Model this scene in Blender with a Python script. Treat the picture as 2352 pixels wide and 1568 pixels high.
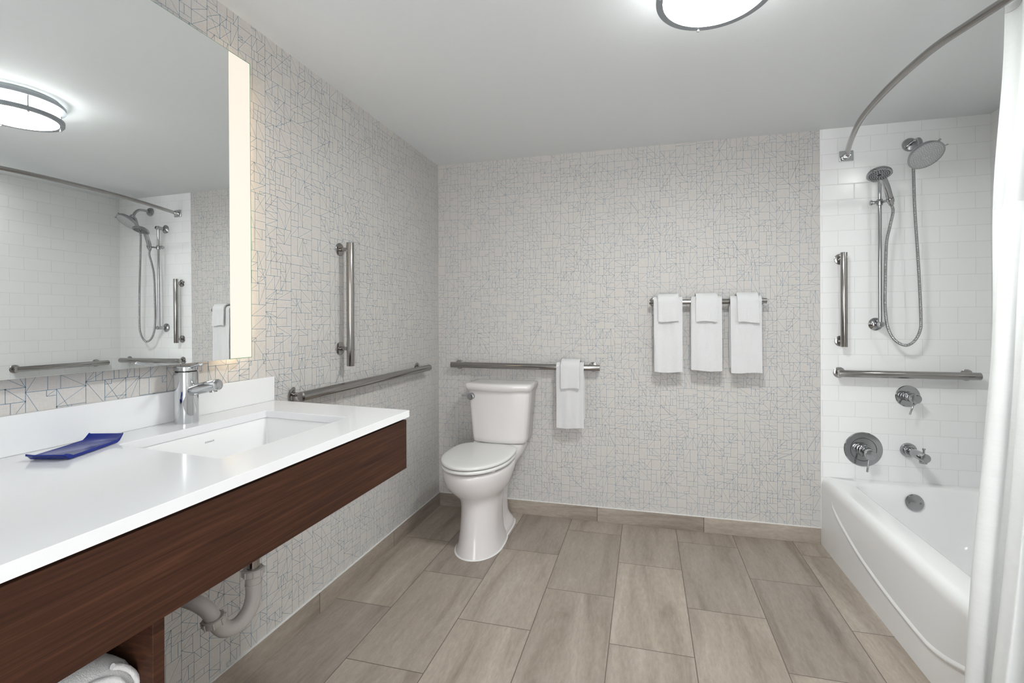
import bpy, math, random
from math import sin, cos, pi, sqrt, radians
from mathutils import Vector, Matrix

for o in list(bpy.data.objects):
    bpy.data.objects.remove(o)
S = bpy.context.scene
COL = S.collection

# ------------------------------------------------------------------ camera
W_PX, H_PX = 2352, 1568
F_PX, YAW, ROLL = 1067.385, 0.24905, -0.00349
CAM_H, PPX, PPY = 1.2198, 34.683, 737.496
cd = bpy.data.cameras.new('camera')
cam = bpy.data.objects.new('camera', cd)
COL.objects.link(cam)
cd.sensor_width = 36.0
cd.sensor_fit = 'HORIZONTAL'
cd.lens = F_PX * 36.0 / W_PX
cd.shift_x = -PPX / W_PX
cd.shift_y = (PPY - H_PX / 2) / W_PX
cd.clip_start = 0.02
cam.rotation_mode = 'QUATERNION'
Rm = Matrix.Rotation(YAW, 4, 'Z') @ Matrix.Rotation(pi / 2, 4, 'X') @ Matrix.Rotation(ROLL, 4, 'Z')
cam.location = (0, 0, CAM_H)
cam.rotation_quaternion = Rm.to_quaternion()
S.camera = cam

# ------------------------------------------------------------------ world, exposure
wd = bpy.data.worlds.new('world')
S.world = wd
wd.use_nodes = True
wd.node_tree.nodes['Background'].inputs[0].default_value = (0.97, 0.98, 1.0, 1)
wd.node_tree.nodes['Background'].inputs[1].default_value = 2.2
S.view_settings.view_transform = 'Standard'
S.view_settings.look = 'None'
S.view_settings.exposure = 1.71
S.view_settings.gamma = 1.0
S.view_settings.use_curve_mapping = False
S.cycles.max_bounces = 14
S.cycles.diffuse_bounces = 8
S.cycles.glossy_bounces = 8
S.cycles.transmission_bounces = 6
S.cycles.use_denoising = True
S.cycles.sample_clamp_indirect = 8.0
S.cycles.caustics_reflective = True
LAMP = 33.0
DOWN = 31.0
STRIP = 0.245
GLOW = 3.0

# room numbers
XL, D, H, XT, XR = -1.334, 2.855, 2.257, 0.925, 1.69
YN = -1.0          # wall behind the camera
YA = 1.27          # near end of the tub alcove
BB = 0.0856

# ------------------------------------------------------------------ node helpers
class NT:
    def __init__(s, name):
        s.m = bpy.data.materials.new(name)
        s.m.use_nodes = True
        s.t = s.m.node_tree
        s.n = s.t.nodes
        s.b = s.n['Principled BSDF']
    def new(s, typ, **k):
        n = s.n.new(typ)
        for a, v in k.items():
            setattr(n, a, v)
        return n
    def link(s, a, b):
        s.t.links.new(a, b)
    def inp(s, sock, v):
        if hasattr(v, 'is_output') or isinstance(v, bpy.types.NodeSocket):
            s.link(v, sock)
        else:
            sock.default_value = v
    def math(s, op, a, b=0.0, c=None, clamp=False):
        n = s.new('ShaderNodeMath', operation=op, use_clamp=clamp)
        s.inp(n.inputs[0], a); s.inp(n.inputs[1], b)
        if c is not None: s.inp(n.inputs[2], c)
        return n.outputs[0]
    def pos(s):
        g = s.new('ShaderNodeNewGeometry')
        x = s.new('ShaderNodeSeparateXYZ')
        s.link(g.outputs['Position'], x.inputs[0])
        return g.outputs['Position'], x.outputs
    def comb(s, x, y, z):
        n = s.new('ShaderNodeCombineXYZ')
        for i, v in enumerate((x, y, z)): s.inp(n.inputs[i], v)
        return n.outputs[0]
    def noise(s, vec, scale, detail=3.0, rough=0.55, dist=0.0):
        n = s.new('ShaderNodeTexNoise')
        if vec is not None: s.link(vec, n.inputs['Vector'])
        n.inputs['Scale'].default_value = scale
        n.inputs['Detail'].default_value = detail
        n.inputs['Roughness'].default_value = rough
        n.inputs['Distortion'].default_value = dist
        return n.outputs['Fac']
    def ramp(s, fac, stops):
        n = s.new('ShaderNodeValToRGB')
        e = n.color_ramp.elements
        while len(e) < len(stops): e.new(0.5)
        for i, (p, c) in enumerate(stops):
            e[i].position = p
            e[i].color = (c, c, c, 1) if isinstance(c, (int, float)) else (*c, 1)
        s.link(fac, n.inputs[0])
        return n.outputs[0]
    def mix(s, fac, a, b):
        n = s.new('ShaderNodeMix', data_type='RGBA')
        s.inp(n.inputs[0], fac)
        s.inp(n.inputs[6], a if not isinstance(a, tuple) else (*a, 1))
        s.inp(n.inputs[7], b if not isinstance(b, tuple) else (*b, 1))
        return n.outputs[2]
    def bump(s, h, strength=0.2, dist=0.001):
        n = s.new('ShaderNodeBump')
        n.inputs['Strength'].default_value = strength
        n.inputs['Distance'].default_value = dist
        s.link(h, n.inputs['Height'])
        s.link(n.outputs[0], s.b.inputs['Normal'])
    def set(s, color=None, rough=None, metal=None, spec=None, **k):
        if color is not None: s.inp(s.b.inputs['Base Color'], (*color, 1) if isinstance(color, tuple) else color)
        if rough is not None: s.inp(s.b.inputs['Roughness'], rough)
        if metal is not None: s.b.inputs['Metallic'].default_value = metal
        if spec is not None: s.b.inputs['Specular IOR Level'].default_value = spec
        for a, v in k.items():
            s.inp(s.b.inputs[a.replace('_', ' ')], v)
        return s.m

def simple(name, color, rough=0.5, metal=0.0, spec=0.5, nscale=40.0, namt=0.04, bump=0.0, bdist=0.0005, **k):
    t = NT(name)
    p, _ = t.pos()
    f = t.noise(p, nscale)
    lo = tuple(c * (1 - namt) for c in color); hi = tuple(min(1, c * (1 + namt)) for c in color)
    c = t.mix(f, lo, hi)
    t.set(color=c, rough=rough, metal=metal, spec=spec, **k)
    if bump: t.bump(t.noise(p, nscale * 6, 4), bump, bdist)
    return t.m

def emitter(name, color, strength, spec=0.0):
    t = NT(name)
    t.set(color=(0.2, 0.2, 0.2), rough=0.5)
    t.b.inputs['Emission Color'].default_value = (*color, 1)
    t.b.inputs['Emission Strength'].default_value = strength
    return t.m

# ------------------------------------------------------------------ materials
M = {}
def mat_wallpaper():
    t = NT('wallpaper_linen')
    p, x = t.pos()
    su = t.math('ADD', x[0], x[1])
    v1 = t.comb(t.math('MULTIPLY', su, 900), t.math('MULTIPLY', x[2], 45), 0.0)
    v2 = t.comb(t.math('MULTIPLY', su, 60), t.math('MULTIPLY', x[2], 900), 3.0)
    a = t.noise(v1, 1.0, 2); b = t.noise(v2, 1.0, 2)
    w = t.math('MULTIPLY', t.math('ADD', a, b), 0.5)
    big = t.noise(p, 3.0, 2)
    c = t.mix(w, (0.425, 0.400, 0.378), (0.705, 0.680, 0.652))
    c2 = t.mix(t.math('MULTIPLY', big, 0.25), c, (0.56, 0.53, 0.50))
    t.set(color=c2, rough=0.75, spec=0.25)
    t.bump(w, 0.25, 0.0006)
    return t.m
M['paper'] = mat_wallpaper()
M['ink'] = simple('wallpaper_ink', (0.17, 0.265, 0.345), 0.7, namt=0.15)
M['ceiling'] = simple('ceiling_paint', (0.715, 0.735, 0.745), 0.7, spec=0.3, nscale=60, namt=0.015, bump=0.25, bdist=0.0008)
M['paint'] = simple('white_paint', (0.72, 0.72, 0.71), 0.6, namt=0.02)
M['caulk'] = simple('white_caulk', (0.72, 0.72, 0.71), 0.5)

def tile_nodes(t, u, v, Wd, Ht, off, g):
    """running bond: returns (grout mask 0..1 soft, edge distance, id vector)"""
    r = t.math('DIVIDE', v, Ht)
    row = t.math('FLOOR', r)
    par = t.math('SUBTRACT', row, t.math('MULTIPLY', 2.0, t.math('FLOOR', t.math('DIVIDE', row, 2.0))))
    uu = t.math('ADD', t.math('DIVIDE', u, Wd), t.math('MULTIPLY', par, off))
    col = t.math('FLOOR', uu)
    fu = t.math('SUBTRACT', uu, col); fv = t.math('SUBTRACT', r, row)
    du = t.math('MULTIPLY', t.math('MINIMUM', fu, t.math('SUBTRACT', 1.0, fu)), Wd)
    dv = t.math('MULTIPLY', t.math('MINIMUM', fv, t.math('SUBTRACT', 1.0, fv)), Ht)
    d = t.math('MINIMUM', du, dv)
    mask = t.math('LESS_THAN', d, g)
    return mask, d, row, col

def mat_walltile(axis):
    t = NT('white_subway_tile_' + 'xy'[axis])
    p, x = t.pos()
    u = t.math('ADD', x[axis], 10.0 - (1.011 if axis == 0 else 2.855) + 10 * 0.0)
    # columns repeat every 0.154; shift so that a joint falls on the measured place
    u = t.math('SUBTRACT', u, 10.0 - 65 * 0.154)
    v = t.math('ADD', x[2], 20 * 0.0835 - 0.9505)
    mask, d, row, col = tile_nodes(t, u, v, 0.154, 0.0835, 0.5, 0.0011)
    wn = t.new('ShaderNodeTexWhiteNoise', noise_dimensions='2D')
    t.link(t.comb(row, col, 0.0), wn.inputs[0])
    base = t.mix(t.math('MULTIPLY', wn.outputs[0], 1.0), (0.825, 0.83, 0.83), (0.84, 0.845, 0.845))
    c = t.mix(mask, base, (0.66, 0.665, 0.66))
    rg = t.math('ADD', 0.20, t.math('MULTIPLY', mask, 0.5))
    t.set(color=c, rough=rg, spec=0.5)
    prof = t.ramp(t.math('DIVIDE', d, 0.006), [(0.0, 0.0), (0.25, 0.35), (0.6, 0.85), (1.0, 1.0)])
    und = t.noise(p, 14.0, 2)
    hh = t.math('ADD', prof, t.math('MULTIPLY', und, 0.9))
    t.bump(hh, 0.32, 0.0011)
    return t.m
M['tile_x'] = mat_walltile(0)
M['tile_y'] = mat_walltile(1)

def stone_color(t, u, v, row, col):
    """streaks run along u"""
    wn = t.new('ShaderNodeTexWhiteNoise', noise_dimensions='2D')
    t.link(t.comb(row, col, 0.0), wn.inputs[0])
    r = wn.outputs[0]
    rs = t.new('ShaderNodeSeparateColor'); t.link(wn.outputs[1], rs.inputs[0])
    su = t.math('ADD', t.math('MULTIPLY', u, 1.3), t.math('MULTIPLY', r, 60))
    sv = t.math('ADD', t.math('MULTIPLY', v, 9.0), t.math('MULTIPLY', rs.outputs[1], 40))
    st = t.noise(t.comb(su, sv, 0.0), 1.0, 5, 0.62, 0.6)
    fine = t.noise(t.comb(t.math('MULTIPLY', u, 26), t.math('MULTIPLY', v, 90), r), 1.0, 4, 0.7)
    spk = t.noise(t.comb(t.math('MULTIPLY', u, 420), t.math('MULTIPLY', v, 420), r), 1.0, 2, 0.6)
    base = t.ramp(st, [(0.30, (0.240, 0.198, 0.163)), (0.47, (0.345, 0.295, 0.250)), (0.60, (0.385, 0.332, 0.285)), (0.74, (0.460, 0.408, 0.355))])
    tone = t.ramp(rs.outputs[2], [(0.0, (0.84, 0.83, 0.84)), (0.5, (1.0, 0.995, 0.985)), (1.0, (1.12, 1.12, 1.10))])
    mm = t.new('ShaderNodeMix', data_type='RGBA', blend_type='MULTIPLY')
    mm.inputs[0].default_value = 1.0
    t.link(base, mm.inputs[6]); t.link(tone, mm.inputs[7])
    f2 = t.ramp(fine, [(0.3, 0.86), (0.7, 1.10)])
    m2 = t.new('ShaderNodeMix', data_type='RGBA', blend_type='MULTIPLY'); m2.inputs[0].default_value = 1.0
    t.link(mm.outputs[2], m2.inputs[6]); t.link(f2, m2.inputs[7])
    f3 = t.ramp(spk, [(0.3, 0.90), (0.7, 1.08)])
    m3 = t.new('ShaderNodeMix', data_type='RGBA', blend_type='MULTIPLY'); m3.inputs[0].default_value = 1.0
    t.link(m2.outputs[2], m3.inputs[6]); t.link(f3, m3.inputs[7])
    return m3.outputs[2], fine

def mat_floor():
    t = NT('stone_look_floor_tile')
    p, x = t.pos()
    Lt, Wt, G0, J0 = 0.610, 0.3065, -1.0566, 2.0815
    u = t.math('ADD', x[1], 10 * Lt - J0 )
    v = t.math('ADD', x[0], 20 * Wt - G0)
    mask, d, row, col = tile_nodes(t, u, v, Lt, Wt, 0.495, 0.0016)
    c, fine = stone_color(t, x[1], x[0], row, col)
    c2 = t.mix(mask, c, (0.13, 0.105, 0.09))
    t.set(color=c2, rough=t.math('ADD', 0.42, t.math('MULTIPLY', fine, 0.15)), spec=0.4)
    prof = t.ramp(t.math('DIVIDE', d, 0.004), [(0.0, 0.0), (0.5, 0.8), (1.0, 1.0)])
    t.bump(t.math('ADD', prof, t.math('MULTIPLY', fine, 0.15)), 0.4, 0.001)
    return t.m
M['floor'] = mat_floor()

def mat_basetile(axis, ref, step):
    t = NT('stone_look_base_tile_' + 'xy'[axis])
    p, x = t.pos()
    u = t.math('ADD', x[axis], 10 * step - ref)
    uu = t.math('DIVIDE', u, step); col = t.math('FLOOR', uu); fu = t.math('SUBTRACT', uu, col)
    du = t.math('MULTIPLY', t.math('MINIMUM', fu, t.math('SUBTRACT', 1.0, fu)), step)
    mask = t.math('LESS_THAN', du, 0.0017)
    c, fine = stone_color(t, x[axis], x[2], 3.0 + axis, col)
    c2 = t.mix(mask, c, (0.11, 0.08, 0.065))
    t.set(color=c2, rough=0.5, spec=0.4)
    t.bump(t.math('ADD', t.math('MULTIPLY', mask, -1.0), t.math('MULTIPLY', fine, 0.15)), 0.4, 0.001)
    return t.m
M['base_x'] = mat_basetile(0, -0.288, 0.611)
M['base_y'] = mat_basetile(1, 2.262, 0.592)

def mat_wood():
    t = NT('dark_walnut_veneer')
    p, x = t.pos()
    ve = t.comb(t.math('MULTIPLY', x[1], 4.0), t.math('MULTIPLY', x[2], 170.0), t.math('MULTIPLY', x[0], 30))
    g = t.noise(ve, 1.0, 5, 0.65, 0.4)
    vl = t.comb(t.math('MULTIPLY', x[1], 1.2), t.math('MULTIPLY', x[2], 14.0), 2.0)
    b = t.noise(vl, 1.0, 3, 0.6, 0.8)
    pore = t.noise(t.comb(t.math('MULTIPLY', x[1], 25.0), t.math('MULTIPLY', x[2], 900.0), 5.0), 1.0, 3, 0.7)
    c = t.ramp(g, [(0.30, (0.020, 0.0088, 0.0048)), (0.50, (0.048, 0.0190, 0.0098)), (0.72, (0.092, 0.037, 0.019))])
    c2 = t.mix(t.math('MULTIPLY', b, 0.55), c, (0.040, 0.015, 0.009))
    c3 = t.mix(t.ramp(pore, [(0.60, 0.0), (0.74, 0.6)]), c2, (0.018, 0.008, 0.005))
    t.set(color=c3, rough=0.5, spec=0.18)
    t.bump(g, 0.12, 0.0006)
    return t.m
M['wood'] = mat_wood()
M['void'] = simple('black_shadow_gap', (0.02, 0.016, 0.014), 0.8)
M['quartz'] = simple('white_quartz', (0.76, 0.765, 0.775), 0.13, nscale=700, namt=0.02, spec=0.5)
M['porcelain'] = simple('white_porcelain', (0.80, 0.80, 0.80), 0.10, nscale=20, namt=0.01)
M['toilet'] = simple('toilet_porcelain', (0.68, 0.655, 0.65), 0.12, nscale=20, namt=0.01)
M['seat'] = simple('white_seat_plastic', (0.72, 0.72, 0.71), 0.22, nscale=20, namt=0.01)
M['tub'] = simple('tub_enamel', (0.83, 0.835, 0.835), 0.14, nscale=12, namt=0.012, bump=0.02, bdist=0.002)
M['chrome'] = simple('polished_chrome', (0.62, 0.63, 0.64), 0.06, metal=1.0, nscale=10, namt=0.02)
M['steel'] = simple('brushed_stainless', (0.36, 0.345, 0.335), 0.16, metal=1.0, nscale=150, namt=0.06)
M['chrome2'] = simple('shower_chrome', (0.40, 0.40, 0.41), 0.07, metal=1.0, nscale=10, namt=0.02)  # darker copy of the chrome: reflection of dark surroundings put into base colour
M['dark'] = simple('dark_rubber', (0.03, 0.03, 0.03), 0.5)
M['pvc'] = simple('white_pvc', (0.50, 0.47, 0.45), 0.4, namt=0.03)
M['grayplate'] = simple('spray_plate_grey', (0.42, 0.42, 0.43), 0.3, metal=0.3)
M['satin'] = simple('satin_nickel', (0.40, 0.41, 0.42), 0.30, metal=1.0)
M['ringmetal'] = simple('lamp_ring_metal', (0.30, 0.32, 0.34), 0.35, metal=0.55)
M['button'] = simple('satin_chrome_button', (0.40, 0.41, 0.43), 0.22, metal=0.9)
M['nub'] = simple('clear_nozzle', (0.80, 0.80, 0.82), 0.3)
M['letter'] = simple('grey_print', (0.28, 0.29, 0.32), 0.4)

def mat_terry():
    t = NT('white_terry_cloth')
    p, x = t.pos()
    n1 = t.noise(p, 420.0, 3, 0.7)
    n2 = t.noise(p, 60.0, 3, 0.6)
    c = t.mix(n1, (0.58, 0.58, 0.585), (0.76, 0.76, 0.765))
    t.set(color=c, rough=0.95, spec=0.1, Sheen_Weight=0.4)
    t.bump(t.math('ADD', n1, t.math('MULTIPLY', n2, 0.6)), 0.75, 0.0025)
    return t.m
M['terry'] = mat_terry()

def mat_cloth(name, col, trans, weave=1.0):
    t = NT(name)
    p, x = t.pos()
    s_ = t.math('ADD', x[0], x[1])
    a = t.noise(t.comb(t.math('MULTIPLY', s_, 700), t.math('MULTIPLY', x[2], 60), 0), 1.0, 2)
    b = t.noise(t.comb(t.math('MULTIPLY', s_, 30), t.math('MULTIPLY', x[2], 110), 1), 1.0, 3)
    w = t.math('MULTIPLY', t.math('ADD', a, b), 0.5)
    c = t.mix(w, tuple(k * 0.95 for k in col), tuple(min(1, k * 1.04) for k in col))
    t.set(color=c, rough=0.85, spec=0.15)
    wr = t.noise(t.comb(t.math('MULTIPLY', s_, 9), t.math('MULTIPLY', x[2], 16), 4), 1.0, 4, 0.6)
    t.bump(t.math('ADD', t.math('MULTIPLY', w, 0.12), wr), 0.6, 0.006)
    # light comes through thin cloth
    tr = t.new('ShaderNodeBsdfTranslucent')
    t.link(c, tr.inputs['Color'])
    mx = t.new('ShaderNodeMixShader'); mx.inputs[0].default_value = trans
    out = t.n['Material Output']
    t.link(t.b.outputs[0], mx.inputs[1]); t.link(tr.outputs[0], mx.inputs[2]); t.link(mx.outputs[0], out.inputs[0])
    return t.m
M['curtain'] = mat_cloth('white_curtain_cloth', (0.87, 0.88, 0.88), 0.24)
M['sheer'] = mat_cloth('white_sheer_cloth', (0.76, 0.775, 0.77), 0.30)

def mat_blue():
    t = NT('cobalt_blue_glass')
    p, x = t.pos()
    f = t.noise(p, 25.0, 2)
    c = t.mix(f, (0.003, 0.014, 0.17), (0.005, 0.022, 0.24))
    t.set(color=c, rough=0.2, spec=0.3)
    return t.m
M['blue'] = mat_blue()

def mat_mirror():
    t = NT('mirror_silvering')
    p, x = t.pos()
    f = t.noise(p, 0.8, 1)
    c = t.mix(f, (0.90, 0.915, 0.91), (0.905, 0.92, 0.915))
    t.set(color=c, rough=0.0, metal=1.0)
    return t.m
M['mirror'] = mat_mirror()
M['glassedge'] = simple('green_glass_edge', (0.10, 0.28, 0.16), 0.1)
M['mirrorback'] = simple('mirror_housing_grey', (0.25, 0.25, 0.25), 0.6)
M['strip'] = emitter('warm_frosted_light', (1.0, 0.90, 0.76), STRIP)
M['backglow'] = emitter('warm_back_light', (1.0, 0.78, 0.50), GLOW)
M['lamp'] = emitter('white_lamp_diffuser', (0.97, 1.0, 0.985), LAMP)
M['lampside'] = emitter('white_lamp_side', (0.97, 1.0, 0.985), LAMP * 0.16)
M['down'] = emitter('downlight_lens', (0.97, 1.0, 0.99), DOWN)

# ------------------------------------------------------------------ mesh builder
class MB:
    def __init__(s):
        s.v, s.f, s.mi = [], [], []
        s.cur = 0
    def add(s, verts, faces):
        o = len(s.v)
        s.v += [tuple(v) for v in verts]
        for f in faces:
            s.f.append(tuple(i + o for i in f)); s.mi.append(s.cur)
        return s
    def box(s, a, b):
        x0, y0, z0 = a; x1, y1, z1 = b
        V = [(x0, y0, z0), (x1, y0, z0), (x1, y1, z0), (x0, y1, z0), (x0, y0, z1), (x1, y0, z1), (x1, y1, z1), (x0, y1, z1)]
        return s.add(V, [(3, 2, 1, 0), (4, 5, 6, 7), (0, 1, 5, 4), (1, 2, 6, 5), (2, 3, 7, 6), (3, 0, 4, 7)])
    def prism(s, pts, z0, z1):
        n = len(pts)
        V = [(x, y, z0) for x, y in pts] + [(x, y, z1) for x, y in pts]
        F = [tuple(range(n))[::-1], tuple(range(n, 2 * n))] + [(i, (i + 1) % n, n + (i + 1) % n, n + i) for i in range(n)]
        return s.add(V, F)
    def loft(s, rings, cap0=True, cap1=True, closed=True):
        n = len(rings[0]); V = [p for r in rings for p in r]; F = []
        for k in range(len(rings) - 1):
            for i in range(n if closed else n - 1):
                j = (i + 1) % n
                F.append((k * n + i, k * n + j, (k + 1) * n + j, (k + 1) * n + i))
        if cap0: F.append(tuple(range(n))[::-1])
        if cap1: F.append(tuple((len(rings) - 1) * n + i for i in range(n)))
        return s.add(V, F)
    def lathe(s, prof, c, axis=(0, 0, 1), n=40, cap0=True, cap1=True):
        """prof: (radius, height along axis from c)"""
        ax = Vector(axis).normalized()
        e1 = ax.orthogonal().normalized(); e2 = ax.cross(e1)
        c = Vector(c)
        rings = []
        for r, h in prof:
            rings.append([tuple(c + ax * h + e1 * (r * cos(2 * pi * i / n)) + e2 * (r * sin(2 * pi * i / n))) for i in range(n)])
        return s.loft(rings, cap0, cap1)
    def cyl(s, a, b, r, n=32, ch=0.0):
        a = Vector(a); b = Vector(b); L = (b - a).length
        c = min(ch, r * 0.9)
        prof = [(r, 0), (r, L)] if ch == 0 else [(r - c, 0), (r - c * .3, c * .3), (r, c), (r, L - c), (r - c * .3, L - c * .3), (r - c, L)]
        return s.lathe(prof, a, b - a, n)
    def tube(s, pts, r, n=20, cap=True, rfun=None):
        P = [Vector(p) for p in pts]
        rings = []
        t0 = (P[1] - P[0]).normalized(); e1 = t0.orthogonal().normalized()
        for i, p in enumerate(P):
            t = (P[min(i + 1, len(P) - 1)] - P[max(i - 1, 0)]).normalized()
            e1 = (e1 - t * e1.dot(t)).normalized(); e2 = t.cross(e1)
            rr = rfun(i / (len(P) - 1)) if rfun else r
            rings.append([tuple(p + e1 * (rr * cos(2 * pi * k / n)) + e2 * (rr * sin(2 * pi * k / n))) for k in range(n)])
        return s.loft(rings, cap, cap)
    def sphere(s, c, r, n=24, m=12, sc=(1, 1, 1)):
        rings = []
        for j in range(1, m):
            a = -pi / 2 + pi * j / m
            rings.append([(c[0] + sc[0] * r * cos(a) * cos(2 * pi * i / n), c[1] + sc[1] * r * cos(a) * sin(2 * pi * i / n), c[2] + sc[2] * r * sin(a)) for i in range(n)])
        return s.loft(rings)
    def build(s, name, mats, parent=None, bevel=0.0, seg=2, sub=0, angle=35, label=None, flat=False, kind=None):
        me = bpy.data.meshes.new(name)
        me.from_pydata(s.v, [], s.f)
        if not isinstance(mats, (list, tuple)): mats = [mats]
        for m in mats: me.materials.append(m)
        me.polygons.foreach_set('material_index', s.mi)
        me.validate(); me.update()
        import bmesh
        bm = bmesh.new(); bm.from_mesh(me)
        bmesh.ops.recalc_face_normals(bm, faces=bm.faces)
        bm.to_mesh(me); bm.free()
        if not flat:
            me.polygons.foreach_set('use_smooth', [True] * len(me.polygons))
            me.set_sharp_from_angle(angle=radians(angle))
        o = bpy.data.objects.new(name, me)
        COL.objects.link(o)
        if bevel:
            m = o.modifiers.new('bevel', 'BEVEL'); m.width = bevel; m.segments = seg; m.limit_method = 'ANGLE'; m.angle_limit = radians(40)
            m.harden_normals = False
        if sub:
            m = o.modifiers.new('sub', 'SUBSURF'); m.levels = sub; m.render_levels = sub
        if parent is not None: attach(o, parent)
        if label: o['label'] = label
        if kind: o['kind'] = kind
        return o

def world_loc(o):
    l = Vector(o.location)
    while o.parent:
        o = o.parent; l += Vector(o.location)
    return l
def attach(o, parent):
    o.parent = parent
    o.location = Vector(o.location) - world_loc(parent)
def thing(name, label, cat, loc, group=None):
    o = bpy.data.objects.new(name, None); COL.objects.link(o)
    o.location = loc; o.empty_display_size = 0.05
    o['label'] = label; o['category'] = cat
    if group: o['group'] = group
    return o
def tag(o, label, cat, group=None):
    o['label'] = label; o['category'] = cat
    if group: o['group'] = group
    return o

def spline(pts, n=10):
    """Catmull-Rom through the points"""
    P = [Vector(p) for p in pts]; P = [P[0] * 2 - P[1]] + P + [P[-1] * 2 - P[-2]]
    out = []
    for i in range(1, len(P) - 2):
        for k in range(n):
            t = k / n
            a, b, c, d = P[i - 1], P[i], P[i + 1], P[i + 2]
            out.append(0.5 * ((2 * b) + (c - a) * t + (2 * a - 5 * b + 4 * c - d) * t * t + (3 * b - a - 3 * c + d) * t ** 3))
    out.append(P[-2])
    return out

def rrect(cx, cy, hx, hy, r, nc=8, ns=6):
    pts = []
    r = min(r, hx * .999, hy * .999)
    cs = [(cx + hx - r, cy + hy - r, 0), (cx - hx + r, cy + hy - r, pi / 2), (cx - hx + r, cy - hy + r, pi), (cx + hx - r, cy - hy + r, 3 * pi / 2)]
    for k, (x, y, a0) in enumerate(cs):
        arc = [(x + r * cos(a0 + pi / 2 * i / nc), y + r * sin(a0 + pi / 2 * i / nc)) for i in range(nc + 1)]
        pts += arc
        nx, ny, na = cs[(k + 1) % 4]
        q = (nx + r * cos(na), ny + r * sin(na)); p = arc[-1]
        pts += [(p[0] + (q[0] - p[0]) * j / ns, p[1] + (q[1] - p[1]) * j / ns) for j in range(1, ns)]
    return pts

# ------------------------------------------------------------------ the room
def structure(o):
    o['kind'] = 'structure'; return o

# printed line pattern of the wallpaper: segments in (s, z)
def pattern(s0, s1, z0, z1, seed):
    rnd = random.Random(seed)
    seg = []; dots = []
    def rec(x0, x1, y0, y1, dep):
        w, h = x1 - x0, y1 - y0
        big = w * h
        if dep > 7 or (big < 0.0034 and rnd.random() < 0.6) or big < 0.0009 or min(w, h) < 0.016:
            r = rnd.random()
            if big > 0.0007:
                if r < 0.32: seg.append((x0, y0, x1, y1)); dots.append((x1, y1))
                elif r < 0.66: seg.append((x0, y1, x1, y0)); dots.append((x0, y1))
            if big > 0.0022 and rnd.random() < 0.35:
                # small rectangle tucked in a corner
                a = w * rnd.uniform(.25, .45); b = h * rnd.uniform(.2, .4)
                cx = x0 if rnd.random() < .5 else x1 - a
                cy = y0 if rnd.random() < .5 else y1 - b
                seg.append((cx, cy + (b if cy == y0 else 0), cx + a, cy + (b if cy == y0 else 0)))
                seg.append((cx + (a if cx == x0 else 0), cy, cx + (a if cx == x0 else 0), cy + b))
                if rnd.random() < .5: seg.append((cx, cy, cx + a, cy + b))
            return
        if 0.0018 < big < 0.009 and rnd.random() < 0.26:
            if rnd.random() < .5: seg.append((x0, y0, x1, y1)); dots.append((x0, y0))
            else: seg.append((x0, y1, x1, y0)); dots.append((x1, y0))
        if h > w * rnd.uniform(0.75, 1.7):
            m = y0 + h * rnd.uniform(.32, .68)
            seg.append((x0, m, x1, m)); rec(x0, x1, y0, m, dep + 1); rec(x0, x1, m, y1, dep + 1)
        else:
            m = x0 + w * rnd.uniform(.32, .68)
            seg.append((m, y0, m, y1)); rec(x0, m, y0, y1, dep + 1); rec(m, x1, y0, y1, dep + 1)
    s = s0
    while s < s1 - 1e-6:
        e = min(s1, s + rnd.choice((.09, .115, .125, .14)))
        if s > s0: seg.append((s, z0, s, z1))
        y = z0
        while y < z1 - 1e-6:
            f = min(z1, y + rnd.uniform(.09, .2))
            if f < z1: seg.append((s, f, e, f))
            rec(s, e, y, f, 0)
            y = f
        s = e
    return seg, dots

def papered(mb, seg, dots, to3, nrm, lw=0.00060):
    mb.cur = 1
    for (a, b, c, d) in seg:
        dx, dy = c - a, d - b; L = sqrt(dx * dx + dy * dy) or 1
        k = lw * (0.8 if abs(dx) > 1e-6 and abs(dy) > 1e-6 else 1.0)
        px, py = -dy / L * k, dx / L * k
        mb.add([to3(a + px, b + py), to3(c + px, d + py), to3(c - px, d - py), to3(a - px, b - py)], [(0, 1, 2, 3)])
    for (x, y) in dots:
        r = 0.0016
        mb.add([to3(x - r, y), to3(x, y + r), to3(x + r, y), to3(x, y - r)], [(0, 1, 2, 3)])
    mb.cur = 0

# floor and ceiling
structure(MB().box((XL - .12, YN - .12, -.12), (XR + .12, D + .12, 0)).build('floor', M['floor']))
structure(MB().box((XL - .12, YN - .12, H), (XR + .12, D + .12, H + .12)).build('ceiling', M['ceiling']))
# left wall
mb = MB().box((XL - .12, YN, 0), (XL, D, H))
sg, dt = pattern(YN, D, BB, H, 5)
papered(mb, sg, dt, lambda s, z: (XL + .0004, s, z), 0)
structure(mb.build('wall_left', [M['paper'], M['ink']], flat=True))
# back wall, papered part and tiled part
mb = MB().box((XL - .12, D, 0), (XT, D + .12, H))
sg, dt = pattern(XL, XT, BB, H, 11)
papered(mb, sg, dt, lambda s, z: (s, D - .0004, z), 0)
structure(mb.build('wall_back', [M['paper'], M['ink']], flat=True))
TT = 0.007
structure(MB().box((XT, D - TT, 0.0), (XR + .12, D + .12, H)).build('wall_back_tiled', M['tile_x'], flat=True))
structure(MB().box((XR, YA, 0), (XR + .12, D - TT, H)).build('wall_right', M['tile_y'], flat=True))
# near end of the alcove and the wall beside the camera
structure(MB().box((XT + .02, YN, 0), (XR + .12, YA, H)).build('wall_alcove', M['paint'], flat=True))
# wall behind the camera with an open doorway
DX0, DX1, DZ = -0.35, 0.60, 2.08
structure(MB().box((XL - .12, YN - .12, 0), (DX0, YN, H)).box((DX1, YN - .12, 0), (XT + .02, YN, H)).box((DX0, YN - .12, DZ), (DX1, YN, H)).build('wall_near', M['paint'], flat=True))
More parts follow.
